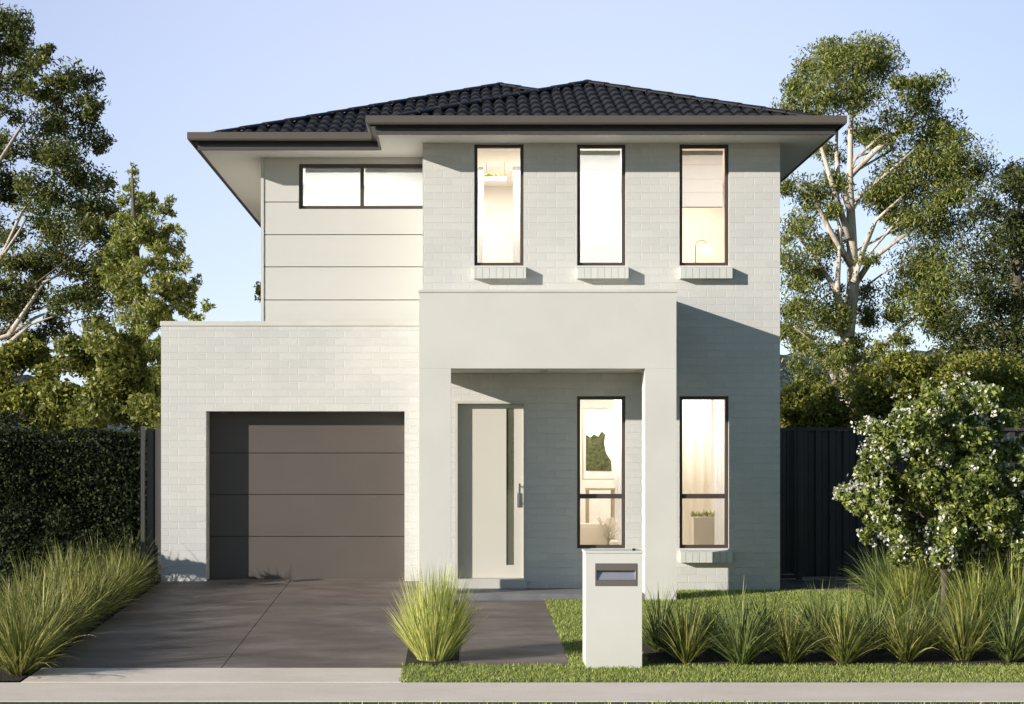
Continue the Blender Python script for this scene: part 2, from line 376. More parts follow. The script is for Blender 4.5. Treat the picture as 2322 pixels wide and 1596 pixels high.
# ------------------------------------------------------------------ the house
W, PF, GF, CF, E1, E2 = 21.0, 20.03, 21.45, 22.0, 20.30, 21.30
BACK = 30.0
house = thing('brick_house', 'two storey pale grey-green brick house with black hip roof, portico and single garage', 'house', (1.0, 21.0, .05))
ZS, ZG = 5.75, 5.95                                 # soffit level, gutter top
wl, wr = -.461, 4.09
cols = [(.197,.826),(1.506,2.124),(2.81,3.44)]
UZ0, UZ1, LZ0, LZ1 = 4.188, 5.736, .587, 2.525
holes = [(a,b,UZ0,UZ1) for a,b in cols]+[(a,b,LZ0,LZ1) for a,b in cols[1:]]+[(-.05,.862,.085,2.465)]
main = G().wall(wl, wr, -.15, ZS+.1, W, W+.11, holes)
main.box(wr-.11, wr, W+.112, BACK-.7, -.15, ZS+.1).box(wl, wl+.11, W+.112, CF+.1, -.15, ZS+.1).box(-2.607, wr-.112, BACK-.7, BACK-.59, -.15, ZS+.1)
main.out('brick_wall', 'brick', house)
gl, gr = -3.873, wl-.003
GZ = 3.455
gh = (-3.287,-.706,-.2,2.349)
garage = G().wall(gl, gr, -.15, GZ, GF, GF+.30, [gh]); garage.box(gl, gl+.24, GF+.302, BACK-2, -.15, GZ-.002).out('garage_wall', 'brick', house)
G().box(gl-.012, gr, GF-.012, GF+.31, GZ+.002, 3.52, .006).out('parapet_cap', 'cap', house)
G().box(gl+.241, gr, GF+.302, BACK-2, 3.0, 3.12).out('garage_roof', 'gutter', house)
# cladding of the set back upper storey: boards with shadow gaps
cw = (-2.135, -.30, 5.065, 5.672)
cl = G(); zz = [3.12]+[Z(y, CF) for y in (680,605,532,458)]+[ZS+.05]
for a, b2 in zip(zz[:-1], zz[1:]):
    a2, c2 = a+.006, b2-.006
    hs = [(cw[0],cw[1],max(cw[2],a2),min(cw[3],c2))] if cw[2] < c2 and cw[3] > a2 else []
    cl.wall(-2.60, -.352, a2, c2, CF, CF+.05, hs)
cl.wall(-2.60, -.352, 3.12, ZS+.04, CF+.051, CF+.14, [cw])
cl.box(-2.60, -2.55, CF+.142, BACK-.7, 3.12, ZS+.04)
cl.out('cladding', 'clad', house)
G().box(-2.640, -2.602, CF-.012, CF+.14, 3.122, ZS+.03).out('corner_trim', 'clad', house)
# portico
pl, pr, pil, pir, pz0, pz1 = -.482, 2.642, -.0965, 2.262, 2.82, 3.74
G().box(pl, pr, PF, W-.003, pz0+.0, pz1).out('portico_beam', 'render', house)
G().box(pl-.01, pr+.01, PF-.01, W-.003, pz1+.001, 3.775, .006).out('portico_cap', 'cap', house)
for a, b2, zb in ((pl,pil,-.1),(pir,pr,-.1)):
    G().box(a, b2, PF, PF+.33, zb, pz0-.001).out('column', 'render', house)
g = G()
for k in range(24):
    t0, t1 = 2*math.pi*k/24, 2*math.pi*(k+1)/24
g.tube([(1.06,20.52,pz0-.001),(1.06,20.52,pz0-.012)], .055, 20).out('downlight', 'metal', house)
# porch slab
G().box(pil+.002, pir-.002, PF+.02, W-.002, -.15, .08, .006).out('porch_slab', 'porch', house)
# soffit, fascia, gutter following the eaves
eave = [(-3.51,BACK),(-3.51,E2),(-1.15,E2),(-1.15,E1),(4.78,E1),(4.78,BACK)]
def offset(path, d):
    out = []
    for i, p in enumerate(path):
        p = Vector(p); ns = []
        for a, b2 in ((i-1,i),(i,i+1)):
            if a < 0 or b2 >= len(path): continue
            t = (Vector(path[b2])-Vector(path[a])).normalized(); ns.append(Vector((-t.y, t.x)))     # inward
        n = ns[0] if len(ns) == 1 else (ns[0]+ns[1])/(1+ns[0].dot(ns[1]))
        out.append(p+n*d)
    return out
def sweep(path, prof):
    """prof: closed polygon of (inward offset, z)"""
    g = G(); rings = [offset(path, d) for d, z in prof]; k = len(prof)
    for i in range(len(path)):
        for q in range(k): g.v.append((rings[q][i].x, rings[q][i].y, prof[q][1]))
    for i in range(len(path)-1):
        for q in range(k):
            r = (q+1) % k; g.f.append([i*k+q, i*k+r, (i+1)*k+r, (i+1)*k+q])
    return g
s0 = offset(eave, .03)[1].x-eave[1][0]
sgn = 1 if s0 > 0 else -1
O = lambda d: d*sgn
sweep(eave, [(O(.0),ZG),(O(.0),ZG-.085),(O(.012),ZG-.105),(O(.115),ZG-.105),(O(.115),ZG-.09),(O(.018),ZG-.09),(O(.012),ZG-.01),(O(.016),ZG)]).out('gutter','gutter',house)
sweep(eave, [(O(.117),ZG-.02),(O(.117),ZS-.012),(O(.145),ZS-.012),(O(.145),ZG-.02)]).out('fascia','fascia',house)
inn = offset(eave, O(.146)); poly = [(p.x,p.y) for p in inn]
poly[0] = (poly[0][0], BACK-.05); poly[-1] = (poly[-1][0], BACK-.05)
# soffit as strips around the walls (butting each other)
sx0, sx1, sxa = inn[1].x, inn[4].x, inn[2].x
sy2, sy1 = inn[1].y, inn[3].y
g = G()
for (a,b2,c,d) in [(sx0,-2.642,sy2,BACK-.05),(-2.642,wl-.002,sy2,CF-.014),(sxa,wl-.002,sy1,sy2),(wl-.002,wr+.002,sy1,W-.002),(wr+.002,sx1,sy1,BACK-.05)]:
    g.box(a,b2,c,d,ZS,ZS+.012)
g.out('soffit','soffit',house)
# roof
PITCH = .4
def tile_plane(A, u, horiz, L, run, clips, du=.16, gauge=.345, res=8):
    """A eave start, u unit along the eave, horiz unit horizontal upslope; run horizontal length"""
    A = Vector(A); u = Vector(u); s = Vector((horiz[0],horiz[1],PITCH)).normalized(); n = u.cross(s).normalized()
    if n.z < 0: n = -n
    V = run*math.sqrt(1+PITCH**2); nu = int(L/du*res)+1; rows = int(V/gauge)+1
    uu = np.arange(nu+1)*du/res
    ph = np.abs(((uu/du) % 1)-.5)*2                 # 0 at the roll's crest
    prof = .05*np.sqrt(np.clip(1-(ph/.78)**2, 0, 1))
    verts, faces = [], []
    An, un, sn, nn = [np.array(q) for q in (A,u,s,n)]
    for r in range(rows):
        for (v0, hh, sc) in ((r*gauge,-.012,0.0),(r*gauge,.024,1),((r+1)*gauge+.01,.0,.9)):
            verts.append(An+np.outer(uu,un)+sn*v0+np.outer(prof*sc+hh,nn))
        b0 = r*3*(nu+1)
        for q in (0,1):
            i = np.arange(nu); a = b0+q*(nu+1)+i
            faces.append(np.stack([a,a+1,a+nu+2,a+nu+1],1))
    bm = bmesh.new(); me = bpy.data.meshes.new('tmp'); me.from_pydata(np.concatenate(verts).tolist(), [], np.concatenate(faces).tolist())
    bm.from_mesh(me); bpy.data.meshes.remove(me)
    for (px,py,nx,ny) in clips:                     # keep the side the normal points to
        bmesh.ops.bisect_plane(bm, geom=bm.verts[:]+bm.edges[:]+bm.faces[:], plane_co=(px,py,0), plane_no=(-nx,-ny,0), clear_outer=True)
    for fc in bm.faces: fc.smooth = False
    return bm
ze = ZG-.115; MX, WX = .635, 1.815; rm, rw = 4.145, 2.965
roof = G()
roof.bm(tile_plane((-1.15,E1+.045,ze),(1,0,0),(0,1),5.93,rw+.05,[(-1.15,E1,1,-1),(4.78,E1,-1,-1)]))
roof.bm(tile_plane((-3.51,E2+.045,ze),(1,0,0),(0,1),8.29,rm+.05,[(-3.51,E2,1,-1),(-1.15,E2,-1,1),(4.78,E2,-1,-1)]))
roof.bm(tile_plane((-1.105,E1,ze),(0,1,0),(1,0),5,rw+.05,[(-1.15,E1,-1,1),(-1.15,E2,1,-1),(WX,0,-1,0)]))
roof.bm(tile_plane((-3.465,E2,ze),(0,1,0),(1,0),BACK-E2,rm+.05,[(-3.51,E2,-1,1),(-3.51,BACK,-1,-1),(MX,0,-1,0)], res=6))
roof.bm(tile_plane((4.735,E1,ze),(0,1,0),(-1,0),BACK-E1,rw+.05,[(4.78,E1,1,1),(WX,0,1,0),(4.78,BACK,1,-1)], res=6))
roof.bm(tile_plane((4.735,E1,ze),(0,1,0),(-1,0),BACK-E1,rm+.05,[(4.78,E2,1,1),(WX,0,-1,0),(MX,0,1,0),(4.78,BACK,1,-1)], res=6))
roof.bm(tile_plane((-3.51,BACK-.02,ze),(1,0,0),(0,-1),8.29,rm+.05,[(-3.51,BACK,1,1),(4.78,BACK,-1,1)], res=4))
roofo = roof.out('roof','tile',house)
def caps(p, q):
    p, q = Vector(p), Vector(q); d = q-p; n = max(1,int(d.length/.38)); d2 = d.normalized()
    side = d2.cross(Vector((0,0,1))).normalized(); up = side.cross(d2).normalized(); g = G()
    for i in range(n):
        a = p+d*(i/n); b2 = p+d*((i+1)/n)+d2*.03; n0 = len(g.v)
        for c, r in ((a,.085),(b2,.07)):
            for k in range(9):
                t = math.pi*k/8; g.v.append(tuple(c+side*math.cos(t)*r*1.05+up*(math.sin(t)*r*.6+.0)))
        for k in range(8): g.f.append([n0+k,n0+k+1,n0+10+k,n0+9+k])
        g.f.append([n0+k for k in range(9)]); g.f.append([n0+9+k for k in range(9)][::-1])
    g.out('ridge_cap','tile',roofo, smooth=False)
zr = lambda r: ze+PITCH*r+.02
caps((-1.08,E1+.07,zr(.07)),(WX,E1+rw,zr(rw))); caps((4.71,E1+.07,zr(.07)),(WX,E1+rw,zr(rw))); caps((WX,E1+rw,zr(rw)),(WX,E2+rw,zr(rw)))
caps((-3.44,E2+.07,zr(.07)),(MX,E2+rm,zr(rm))); caps((WX,E2+rw,zr(rw)),(MX,E2+rm,zr(rm))); caps((MX,E2+rm,zr(rm)),(MX,BACK-rm,zr(rm)))

# windows
def window(x0,x1,z0,z1,y,rails=(),mull=(),sill=False,fw=.042):
    fr = G(); d0, d1 = y+.045, y+.105
    fr.box(x0,x0+fw,d0,d1,z0,z1).box(x1-fw,x1,d0,d1,z0,z1).box(x0+fw,x1-fw,d0,d1,z0,z0+fw).box(x0+fw,x1-fw,d0,d1,z1-fw,z1)
    for r in rails: fr.box(x0+fw,x1-fw,d0+.004,d1-.004,r-.03,r+.03)
    for r in mull: fr.box(r-.025,r+.025,d0+.004,d1-.004,z0+fw,z1-fw)
    w = fr.out('window','frame',house)
    rs = [z0+fw]+[r for r in rails]+[z1-fw]; ms = [x0+fw]+list(mull)+[x1-fw]
    for i in range(len(rs)-1):
        for j in range(len(ms)-1):
            e = .031 if i else 0; e2 = .031 if i < len(rs)-2 else 0; h = .026 if j else 0; h2 = .026 if j < len(ms)-2 else 0
            G().box(ms[j]+h,ms[j+1]-h2,y+.075,y+.081,rs[i]+e,rs[i+1]-e2).out('pane','glass',w)
    if sill:
        g = G(); a, b2 = x0-.004, x1+.024; t, bt = z0-.012, z0-.175
        n = len(g.v)      # sloping brick sill
        prof = [(y-.12,bt),(y-.12,t-.03),(y+.044,t),(y+.044,z0-.002),(y+.10,z0-.002),(y+.10,bt+.0)]
        prof = [(y-.12,bt),(y-.12,t-.03),(y-.001,t-.006),(y-.001,bt)]
        g.v += [(a,p,q) for p,q in prof]+[(b2,p,q) for p,q in prof]
        g.f += [[n,n+3,n+2,n+1],[n+4,n+5,n+6,n+7]]+[[n+k,n+(k+1)%4,n+4+(k+1)%4,n+4+k] for k in range(4)]
        g.out('sill','sillbrick',w)
    return w
for a,b2 in cols: window(a,b2,UZ0,UZ1,W,sill=True)
window(*cols[1],LZ0,LZ1,W,rails=(1.25,)); window(*cols[2],LZ0,LZ1,W,rails=(1.25,),sill=True)
window(cw[0],cw[1],cw[2],cw[3],CF,mull=(X(821,CF+.07),),fw=.05)
# front door
dx0, dx1, dz0, dz1 = -.05, .862, .085, 2.465
fr = G(); f0 = W-.004
fr.box(dx0,dx0+.035,f0,W+.10,dz0,dz1).box(dx1-.035,dx1,f0,W+.10,dz0,dz1).box(dx0+.035,dx1-.035,f0,W+.10,dz1-.035,dz1)
fr.out('door_frame','doorframe',house)
G().box(dx0+.0,dx1-.0,W-.09,W+.10,dz0-.004,.20,.005).out('door_sill','doorframe',house)
dl = G(); a0, a1 = dx0+.037, dx1-.037; gx0, gx1, gz0, gz1 = X(1148,W), X(1166,W), Z(1282,W), Z(925,W)
dl.wall(a0,a1,.203,dz1-.037,W+.10,W+.145,[(gx0,gx1,gz0,gz1)])
door = dl.out('front_door','door',house)
G().box(gx0,gx1,W+.115,W+.125,gz0,gz1).out('glass_strip','tint',door)
hb = G(); hxp = X(1178,W); hb.tube([(hxp,W+.045,Z(1146,W)),(hxp,W+.045,Z(1096,W))],.014,10)
for zz_ in (Z(1140,W),Z(1102,W)): hb.tube([(hxp,W+.045,zz_),(hxp,W+.10,zz_)],.009,8)
hb.out('handle','metal',door)
G().box(hxp-.03,hxp+.022,W+.088,W+.0995,Z(1150,W),Z(1118,W),.003).out('lock_plate','metal',door)
# garage door: four sections
gd = GF+.285
gdo = G().box(gh[0]-.02,gh[1]+.02,gd+.03,gd+.06,.10,2.40).out('garage_door','gdoor',house)
hts = [.142]+[Z(y,gd) for y in (1216,1121,1027)]+[2.352]
for a,b2 in zip(hts[:-1],hts[1:]): G().box(gh[0]-.012,gh[1]+.012,gd,gd+.029,a+.004,b2-.004,.004).out('door_section','gdoor',gdo)
G().box(X(571,gd)-.03,X(571,gd)+.03,gd-.03,gd-.001,.145,.18,.004).out('door_stop','darkmetal',gdo)

# rooms behind the windows
def room(name, x0,x1,y0,y1,z0,z1, back='white', lamp=None, lc=(1,.95,.90)):
    g = G()
    g.poly([(x0,y1,z0),(x1,y1,z0),(x1,y1,z1),(x0,y1,z1)]); g.poly([(x0,y0,z0),(x0,y1,z0),(x0,y1,z1),(x0,y0,z1)])
    g.poly([(x1,y0,z0),(x1,y0,z1),(x1,y1,z1),(x1,y1,z0)]); g.poly([(x0,y0,z1),(x0,y1,z1),(x1,y1,z1),(x1,y0,z1)])
    g.poly([(x0,y0,z0),(x1,y0,z0),(x1,y1,z0),(x0,y1,z0)])
    g.out(name, back, house)
    if lamp:
        l = bpy.data.lights.new('ceiling_lamp','AREA'); l.shape = 'RECTANGLE'; l.size = (x1-x0)*.8; l.size_y = (y1-y0)*.6; l.energy = lamp; l.color = lc
        lo = bpy.data.objects.new('ceiling_lamp', l); COL.objects.link(lo); lo.parent = house; lo.location = Vector(((x0+x1)/2,(y0+y1)/2,z1-.06))-ORG[house]
room('room', -.33,1.16,W+.112,24.2,3.3,5.74,'cream',46)
room('room', 1.17,2.46,W+.112,24.2,3.3,5.74,'white',60,(1,.96,.92))
room('room', 2.47,3.96,W+.112,24.2,3.3,5.74,'peach',50)
room('room', 1.0,3.96,W+.112,24.3,.12,2.86,'cream',84)
room('room', -2.5,-.36,CF+.145,24.0,3.3,5.72,'white',50,(1,.96,.92))

# ------------------------------------------------------------------ things seen through the windows
def pleats(name, x0,x1,z0,z1,y, mat, amp=.02, period=.09, label='', cat='curtain'):
    g = G(); n = max(8,int((x1-x0)/.008))
    for i in range(n+1):
        x = x0+(x1-x0)*i/n; yy = y+amp*math.sin(2*math.pi*(x-x0)/period)+amp*.3*math.sin(17*x)
        g.v += [(x,yy,z0),(x,yy,z1),(x,yy+.004,z0),(x,yy+.004,z1)]
    for i in range(n):
        q = 4*i; g.f += [[q,q+4,q+5,q+1],[q+2,q+3,q+7,q+6],[q+1,q+5,q+7,q+3],[q,q+2,q+6,q+4]]
    g.f += [[0,1,3,2],[4*n,4*n+2,4*n+3,4*n+1]]
    o = g.out(name, mat, loc=((x0+x1)/2,y,z0), smooth=True); return tag(o,label,cat)
def blind(x0,x1,z0,z1,y,label,folds=0):
    t = thing('window_blind', label, 'blind', ((x0+x1)/2,y,z0))
    g = G()
    if folds:
        for i in range(folds):
            a = z0+(z1-z0)*i/folds; b2 = z0+(z1-z0)*(i+1)/folds; g.box(x0,x1,y-.004*(i%2)-.003,y+.003,a,b2-.002)
    else: g.box(x0,x1,y-.0015,y+.0015,z0+.012,z1-.06)
    g.out('fabric','blind',t); G().box(x0,x1,y-.03,y+.03,z1-.058,z1,.006).out('headrail','white',t)
    G().box(x0,x1,y-.008,y+.008,z0-.014,z0-.001,.003).out('bottom_rail','white',t); return t
mulx = X(821,CF+.07)
blind(cw[0]+.07,mulx-.035,cw[2]+.06,cw[3]-.03,CF+.20,'white roller blind drawn down in the left half of the wide upper window')
blind(mulx+.035,cw[1]-.06,cw[2]+.06,cw[3]-.03,CF+.20,'white roller blind drawn down in the wide upper window, half next to the brick wing')
blind(cols[1][0]+.05,cols[1][1]-.05,UZ0+.03,UZ1-.05,W+.20,'white folded blind covering the whole middle upper window',6)
blind(cols[2][0]+.05,cols[2][1]-.05,UZ0+.78,UZ1-.05,W+.20,'white folded blind half raised above the round lamp',4)
pleats('curtain',.268,.335,UZ0-.1,UZ1+.0,W+1.6,'blind',.005,.03,'narrow cream curtain at the left edge of the upper left tall window')
pleats('curtain',.745,.90,UZ0-.1,UZ1+.0,W+1.6,'blind',.006,.05,'white sheer curtain at the right edge of the upper left tall window')
sh = thing('hanging_planter','slim hanging planter with green leaves inside the upper left tall window','planter',(.5,22.25,5.5))
G().box(.35,.64,22.17,22.33,5.475,5.53,.004).out('trough','white',sh)
for a in (.37,.62): G().tube([(a,22.25,5.53),(a,22.25,5.738)],.003,6).out('wire','darkmetal',sh)
g = G()
for i in range(150):
    p = Vector((random.uniform(.35,.64),random.uniform(22.16,22.3),random.uniform(5.525,5.565))); a = Vector((random.gauss(0,1),random.gauss(0,1),random.gauss(0,1))).normalized()*.012; c = a.orthogonal().normalized()*.022
    g.poly([p-c,p+a,p+c,p-a])
g.out('foliage','lf_bush',sh)
lampx, lampy = 3.27, 21.75
t = thing('floor_lamp','round white shaded floor lamp inside the upper right tall window','lamp',(lampx-.14,lampy,3.32))
zl = Z(566,lampy)
g = G(); g.tube([(lampx-.15,lampy,3.3),(lampx-.15,lampy,zl+.05),(lampx-.12,lampy,zl+.11),(lampx-.04,lampy,zl+.125),(lampx,lampy,zl+.08)],.007,8).out('stem','timber',t)
G().tube([(lampx-.15,lampy,3.302),(lampx-.15,lampy,3.325)],.13,20).out('base','timber',t)
bm = bmesh.new(); bmesh.ops.create_uvsphere(bm,u_segments=20,v_segments=12,radius=.075)
for w in bm.verts: w.co = Vector((w.co.x+lampx,w.co.y+lampy,w.co.z*.85+zl))
G().bm(bm).out('lamp_shade','glow',t,smooth=True)
# ground floor: picture, console, armchair, lamp; curtain, cabinet with planter
py_ = 23.2
t = thing('wall_picture','framed cream picture with a tree reflection painted as a curved olive shape behind the porch window','picture',(2.0,py_,1.3))
ax0, ax1 = X(1322,py_), X(1398,py_); az0, az1 = Z(1085,py_), Z(925,py_)
g = G(); fw = .015
g.box(ax0-fw,ax0,py_-.02,py_+.02,az0-fw,az1+fw).box(ax1,ax1+fw,py_-.02,py_+.02,az0-fw,az1+fw).box(ax0,ax1,py_-.02,py_+.02,az0-fw,az0).box(ax0,ax1,py_-.02,py_+.02,az1,az1+fw)
g.out('frame','timber',t); G().box(ax0,ax1,py_,py_+.015,az0,az1).out('canvas','white',t)
sx = [(1328,1067),(1328,985),(1338,992),(1346,985),(1356,990),(1364,978),(1372,985),(1369,1005),(1374,1028),(1385,1045),(1386,1068)]
g = G(); fr_ = [(X(a,py_),py_-.006,Z(b2,py_)) for a,b2 in sx]; n = len(fr_); g.v += fr_+[(a,py_-.001,c) for a,_,c in fr_]
g.f.append(list(range(n))); g.f += [[k,n+k,n+(k+1)%n,(k+1)%n] for k in range(n)]
g.out('painted_reflection','print',t)  # olive outline painted in as the trees mirrored in the glass
cy_ = 22.9
t = thing('console_table','slim pale timber console table under the framed picture','table',(X(1362,cy_),cy_,.12))
zc = Z(1106,cy_); c0, c1 = X(1328,cy_), X(1392,cy_)
G().box(c0,c1,cy_-.15,cy_+.15,zc-.03,zc,.004).out('table_top','timber',t)
for a in (c0+.02,c1-.02):
    for b2 in (cy_-.12,cy_+.12): G().box(a-.015,a+.015,b2-.015,b2+.015,.121,zc-.031).out('leg','timber',t)
ay = 22.3
t = thing('dried_grass_vase','tall vase of dried yellow grass stems inside the lower porch window','vase',(X(1372,ay),ay,.12))
vz = Z(1235,ay); vx = X(1380,ay)
G().tube([(vx,ay,.125),(vx,ay,.3),(vx,ay,vz-.12),(vx,ay,vz)],[.07,.10,.085,.045],16).out('vase','timber',t,smooth=True)
g = G()
for i in range(40):
    a = random.uniform(0,6.28); r = random.uniform(.03,.16); h = random.uniform(.12,.38)
    g.tube([(vx,ay,vz-.02),(vx+r*.4*math.cos(a),ay+r*.4*math.sin(a),vz+h*.6),(vx+r*math.cos(a),ay+r*math.sin(a),vz+h)],[.003,.006,.012],5)
g.out('stems','curtain',t)
t = thing('armchair','cream upholstered armchair at the left of the lower porch window','armchair',(X(1325,22.1),22.1,.12))
axc = 1.72
G().box(axc-.32,axc+.32,21.8,22.45,.28,.5,.05).out('seat','curtain',t); G().box(axc-.32,axc+.32,22.3,22.48,.501,.86,.06).out('backrest','curtain',t)
for s in (-1,1): G().box(axc+s*.36-.05,axc+s*.36+.05,21.8,22.45,.26,.64,.03).out('armrest','curtain',t)
for s in (-1,1):
    for q in (21.86,22.38): G().tube([(axc+s*.3,q,.121),(axc+s*.3,q,.28)],[.012,.018],8).out('leg','timber',t)
pleats('curtain',2.15,2.32,.2,2.7,W+1.9,'blind',.007,.05,'white sheer curtain at the right side of the porch window')
pleats('curtain',3.02,3.55,.2,2.75,W+2.2,'curtain',.018,.15,'pale cream curtain hanging across the ground floor window right of the column')
pleats('curtain',3.58,3.80,.2,2.75,W+2.15,'blind',.007,.05,'white sheer curtain at the right edge of the window right of the column')
ky = W+.32
t = thing('planter_box','tall beige planter box with low green succulents inside the right ground window','planter',(X(1593,ky),ky,.12))
k0, k1, kz = X(1570,ky), X(1617,ky), Z(1172,ky)
G().box(k0,k1,ky-.1,ky+.1,.121,kz,.008).out('box','curtain',t)
g = G()
for i in range(120):
    p = Vector((random.uniform(k0-.01,k1+.01),random.uniform(ky-.1,ky+.08),kz+.002+abs(random.gauss(0,.025)))); a = Vector((random.gauss(0,.5),random.gauss(0,.5),1)).normalized()*.04; c = a.orthogonal().normalized()*.01
    g.poly([p-c,p+c,p+a*1.2])
g.out('foliage','lf_bush',t)

# ------------------------------------------------------------------ letterbox
LY = 15.28
t = thing('letterbox','cream rendered pillar letterbox standing on the grass strip beside the garden path','letterbox',(1.437,LY+.2,gz(LY)))
lx0, lx1, lz1 = 1.177, 1.697, .82
s0x, s1x, s0z, s1z = X(1349,LY), X(1443,LY), Z(1328,LY), Z(1277,LY)
o0, o1 = Z(1315,LY), Z(1293,LY)
G().wall(lx0,lx1,gz(LY)-.15,lz1,LY,LY+.06,[(s0x+.012,s1x-.012,s0z+.01,s1z-.01)]).box(lx0,lx1,LY+.061,LY+.40,gz(LY)-.15,lz1).out('pillar','render',t)
G().box(lx0-.008,lx1+.008,LY-.008,LY+.408,lz1+.001,.842,.006).out('cap','render',t)
pg = G().wall(s0x,s1x,s0z,s1z,LY-.006,LY-.001,[(s0x+.012,s1x-.012,o0,o1)])
pg.out('slot_plate','slot',t)
g = G(); g.v += [(s0x+.014,LY+.003,o0+.002),(s1x-.014,LY+.003,o0+.002),(s1x-.014,LY+.03,o1-.008),(s0x+.014,LY+.03,o1-.008),(s0x+.014,LY+.006,o0+.002),(s1x-.014,LY+.006,o0+.002),(s1x-.014,LY+.034,o1-.008),(s0x+.014,LY+.034,o1-.008)]
g.f += [[0,1,2,3],[7,6,5,4],[0,4,5,1],[3,2,6,7],[0,3,7,4],[1,5,6,2]]; g.out('slot_flap','flap',t)
G().box(1.615,1.645,LY+.06,LY+.085,.843,.862,.004).out('knob','darkmetal',t)

# ------------------------------------------------------------------ fences
def corrugated(x0,x1,y,z0,z1,pitch=.19,depth=.035):
    g = G(); x = x0; pts = []
    while x < x1:
        for dx, dy in ((0,0),(.075,0),(.095,depth),(.17,depth)):
            if x+dx <= x1: pts.append((x+dx,y+dy))
        x += pitch
    if x1-pts[-1][0] > .002: pts.append((x1, pts[-1][1]))
    n = len(pts)
    for (a,b2) in pts: g.v += [(a,b2,z0),(a,b2,z1),(a,b2+.004,z0),(a,b2+.004,z1)]
    for i in range(n-1):
        q = 4*i; g.f += [[q,q+4,q+5,q+1],[q+2,q+3,q+7,q+6],[q+1,q+5,q+7,q+3],[q,q+2,q+6,q+4]]
    return g
FY = 22.65; fz0, fz1 = gz(FY)+.02, Z(970,FY)
fx = X(1812,FY)
t = thing('side_gate','black ribbed steel gate beside the right corner of the house','gate',(4.3,FY,gz(FY)))
corrugated(4.10,fx-.036,FY+.01,fz0+.06,fz1-.04,.16).out('sheet','fence',t)
g = G(); g.box(4.095,fx-.034,FY-.015,FY+.009,fz1-.04,fz1).box(4.095,fx-.034,FY-.015,FY+.009,fz0,fz0+.05).box(fx-.075,fx-.034,FY-.015,FY+.009,fz0+.051,fz1-.041); g.out('gate_frame','fence',t)
t = thing('side_fence','tall black ribbed steel fence behind the white flowering tree','fence',(6.5,FY,gz(FY)))
corrugated(fx+.04,11.0,FY+.01,fz0+.02,fz1-.04).out('sheet','fence',t)
G().box(fx+.034,11.0,FY-.02,FY+.05,fz1-.039,fz1+.004).out('top_rail','fence',t)
G().box(fx-.033,fx+.03,FY-.03,FY+.05,fz0-.05,fz1+.01).out('post','fence',t)
for q in (7.2,9.6): G().box(q-.03,q+.03,FY-.03,FY-.001,fz0-.05,fz1-.041).out('post','fence',t)
ly_ = 21.66
t = thing('return_fence','narrow grey steel fence panel between the hedge and the garage wall','fence',(-4.1,ly_,gz(ly_)))
corrugated(-4.10,-3.95,ly_+.02,gz(ly_),Z(972,ly_),.12,.03).out('sheet','greyfence',t)
G().box(-4.17,-4.12,ly_-.04,ly_+.01,gz(ly_)-.05,Z(966,ly_)).out('post','greyfence',t)
G().box(-3.945,-3.89,ly_-.05,ly_+.0,gz(ly_)-.05,Z(968,ly_)).out('post','greyfence',t)

# ------------------------------------------------------------------ foliage
def leaf_quads(P, size, aspect=.5, droop=0.0, outward=None):
    n = len(P); a = rng.normal(size=(n,3)); a[:,2] -= droop
    if outward is not None: a += outward
    a /= np.linalg.norm(a,axis=1)[:,None]+1e-9
    b = np.cross(a, rng.normal(size=(n,3))); b /= np.linalg.norm(b,axis=1)[:,None]+1e-9
    s = size*rng.uniform(.6,1.35,n)[:,None]
    v = np.stack([P-a*s*.5, P-a*s*.05+b*s*aspect*.5, P+a*s*.5, P-a*s*.05-b*s*aspect*.5],1).reshape(-1,3)
    return v, np.arange(4*n).reshape(n,4)
DK = 16.0                                            # overall leaf density
def clump_points(clumps, dens, sub=.33, spread=.42):
    """clumps: (x,y,z,rx,rz) -> leaf positions gathered on many small sprays"""
    out = []
    for (x,y,z,rx,rz) in clumps:
        k = max(5,int(9*(rx/.5)**1.4)); d = rng.normal(size=(k,3)); d /= np.linalg.norm(d,axis=1)[:,None]
        r = rng.uniform(.25,1.0,k)**.6
        c = np.array([x,y,z])+d*r[:,None]*np.array([rx,rx,rz])
        n = int(DK*dens*rx*rz/(.25)); idx = rng.integers(0,k,n)
        q = rng.normal(size=(n,3)); q /= np.linalg.norm(q,axis=1)[:,None]; q *= rng.uniform(0,1,(n,1))**.45
        p = c[idx]+q*np.array([1,1,.75])*sub*rng.uniform(.6,1.5,(k,1))[idx]*min(1.3,rx/.5)
        out.append(p)
    return np.concatenate(out)
def branch_to(g, start, end, r0, r1, bend=.15, sides=6):
    s, e = Vector(start), Vector(end); m1 = s.lerp(e,.35)+Vector((random.uniform(-1,1),random.uniform(-1,1),random.uniform(.0,1)))*bend*(e-s).length*.5
    m2 = s.lerp(e,.7)+Vector((random.uniform(-1,1),random.uniform(-1,1),random.uniform(.0,1)))*bend*(e-s).length*.5
    g.tube([s,m1,m2,e],[r0,r0*.75+r1*.25,r0*.4+r1*.6,r1],sides)
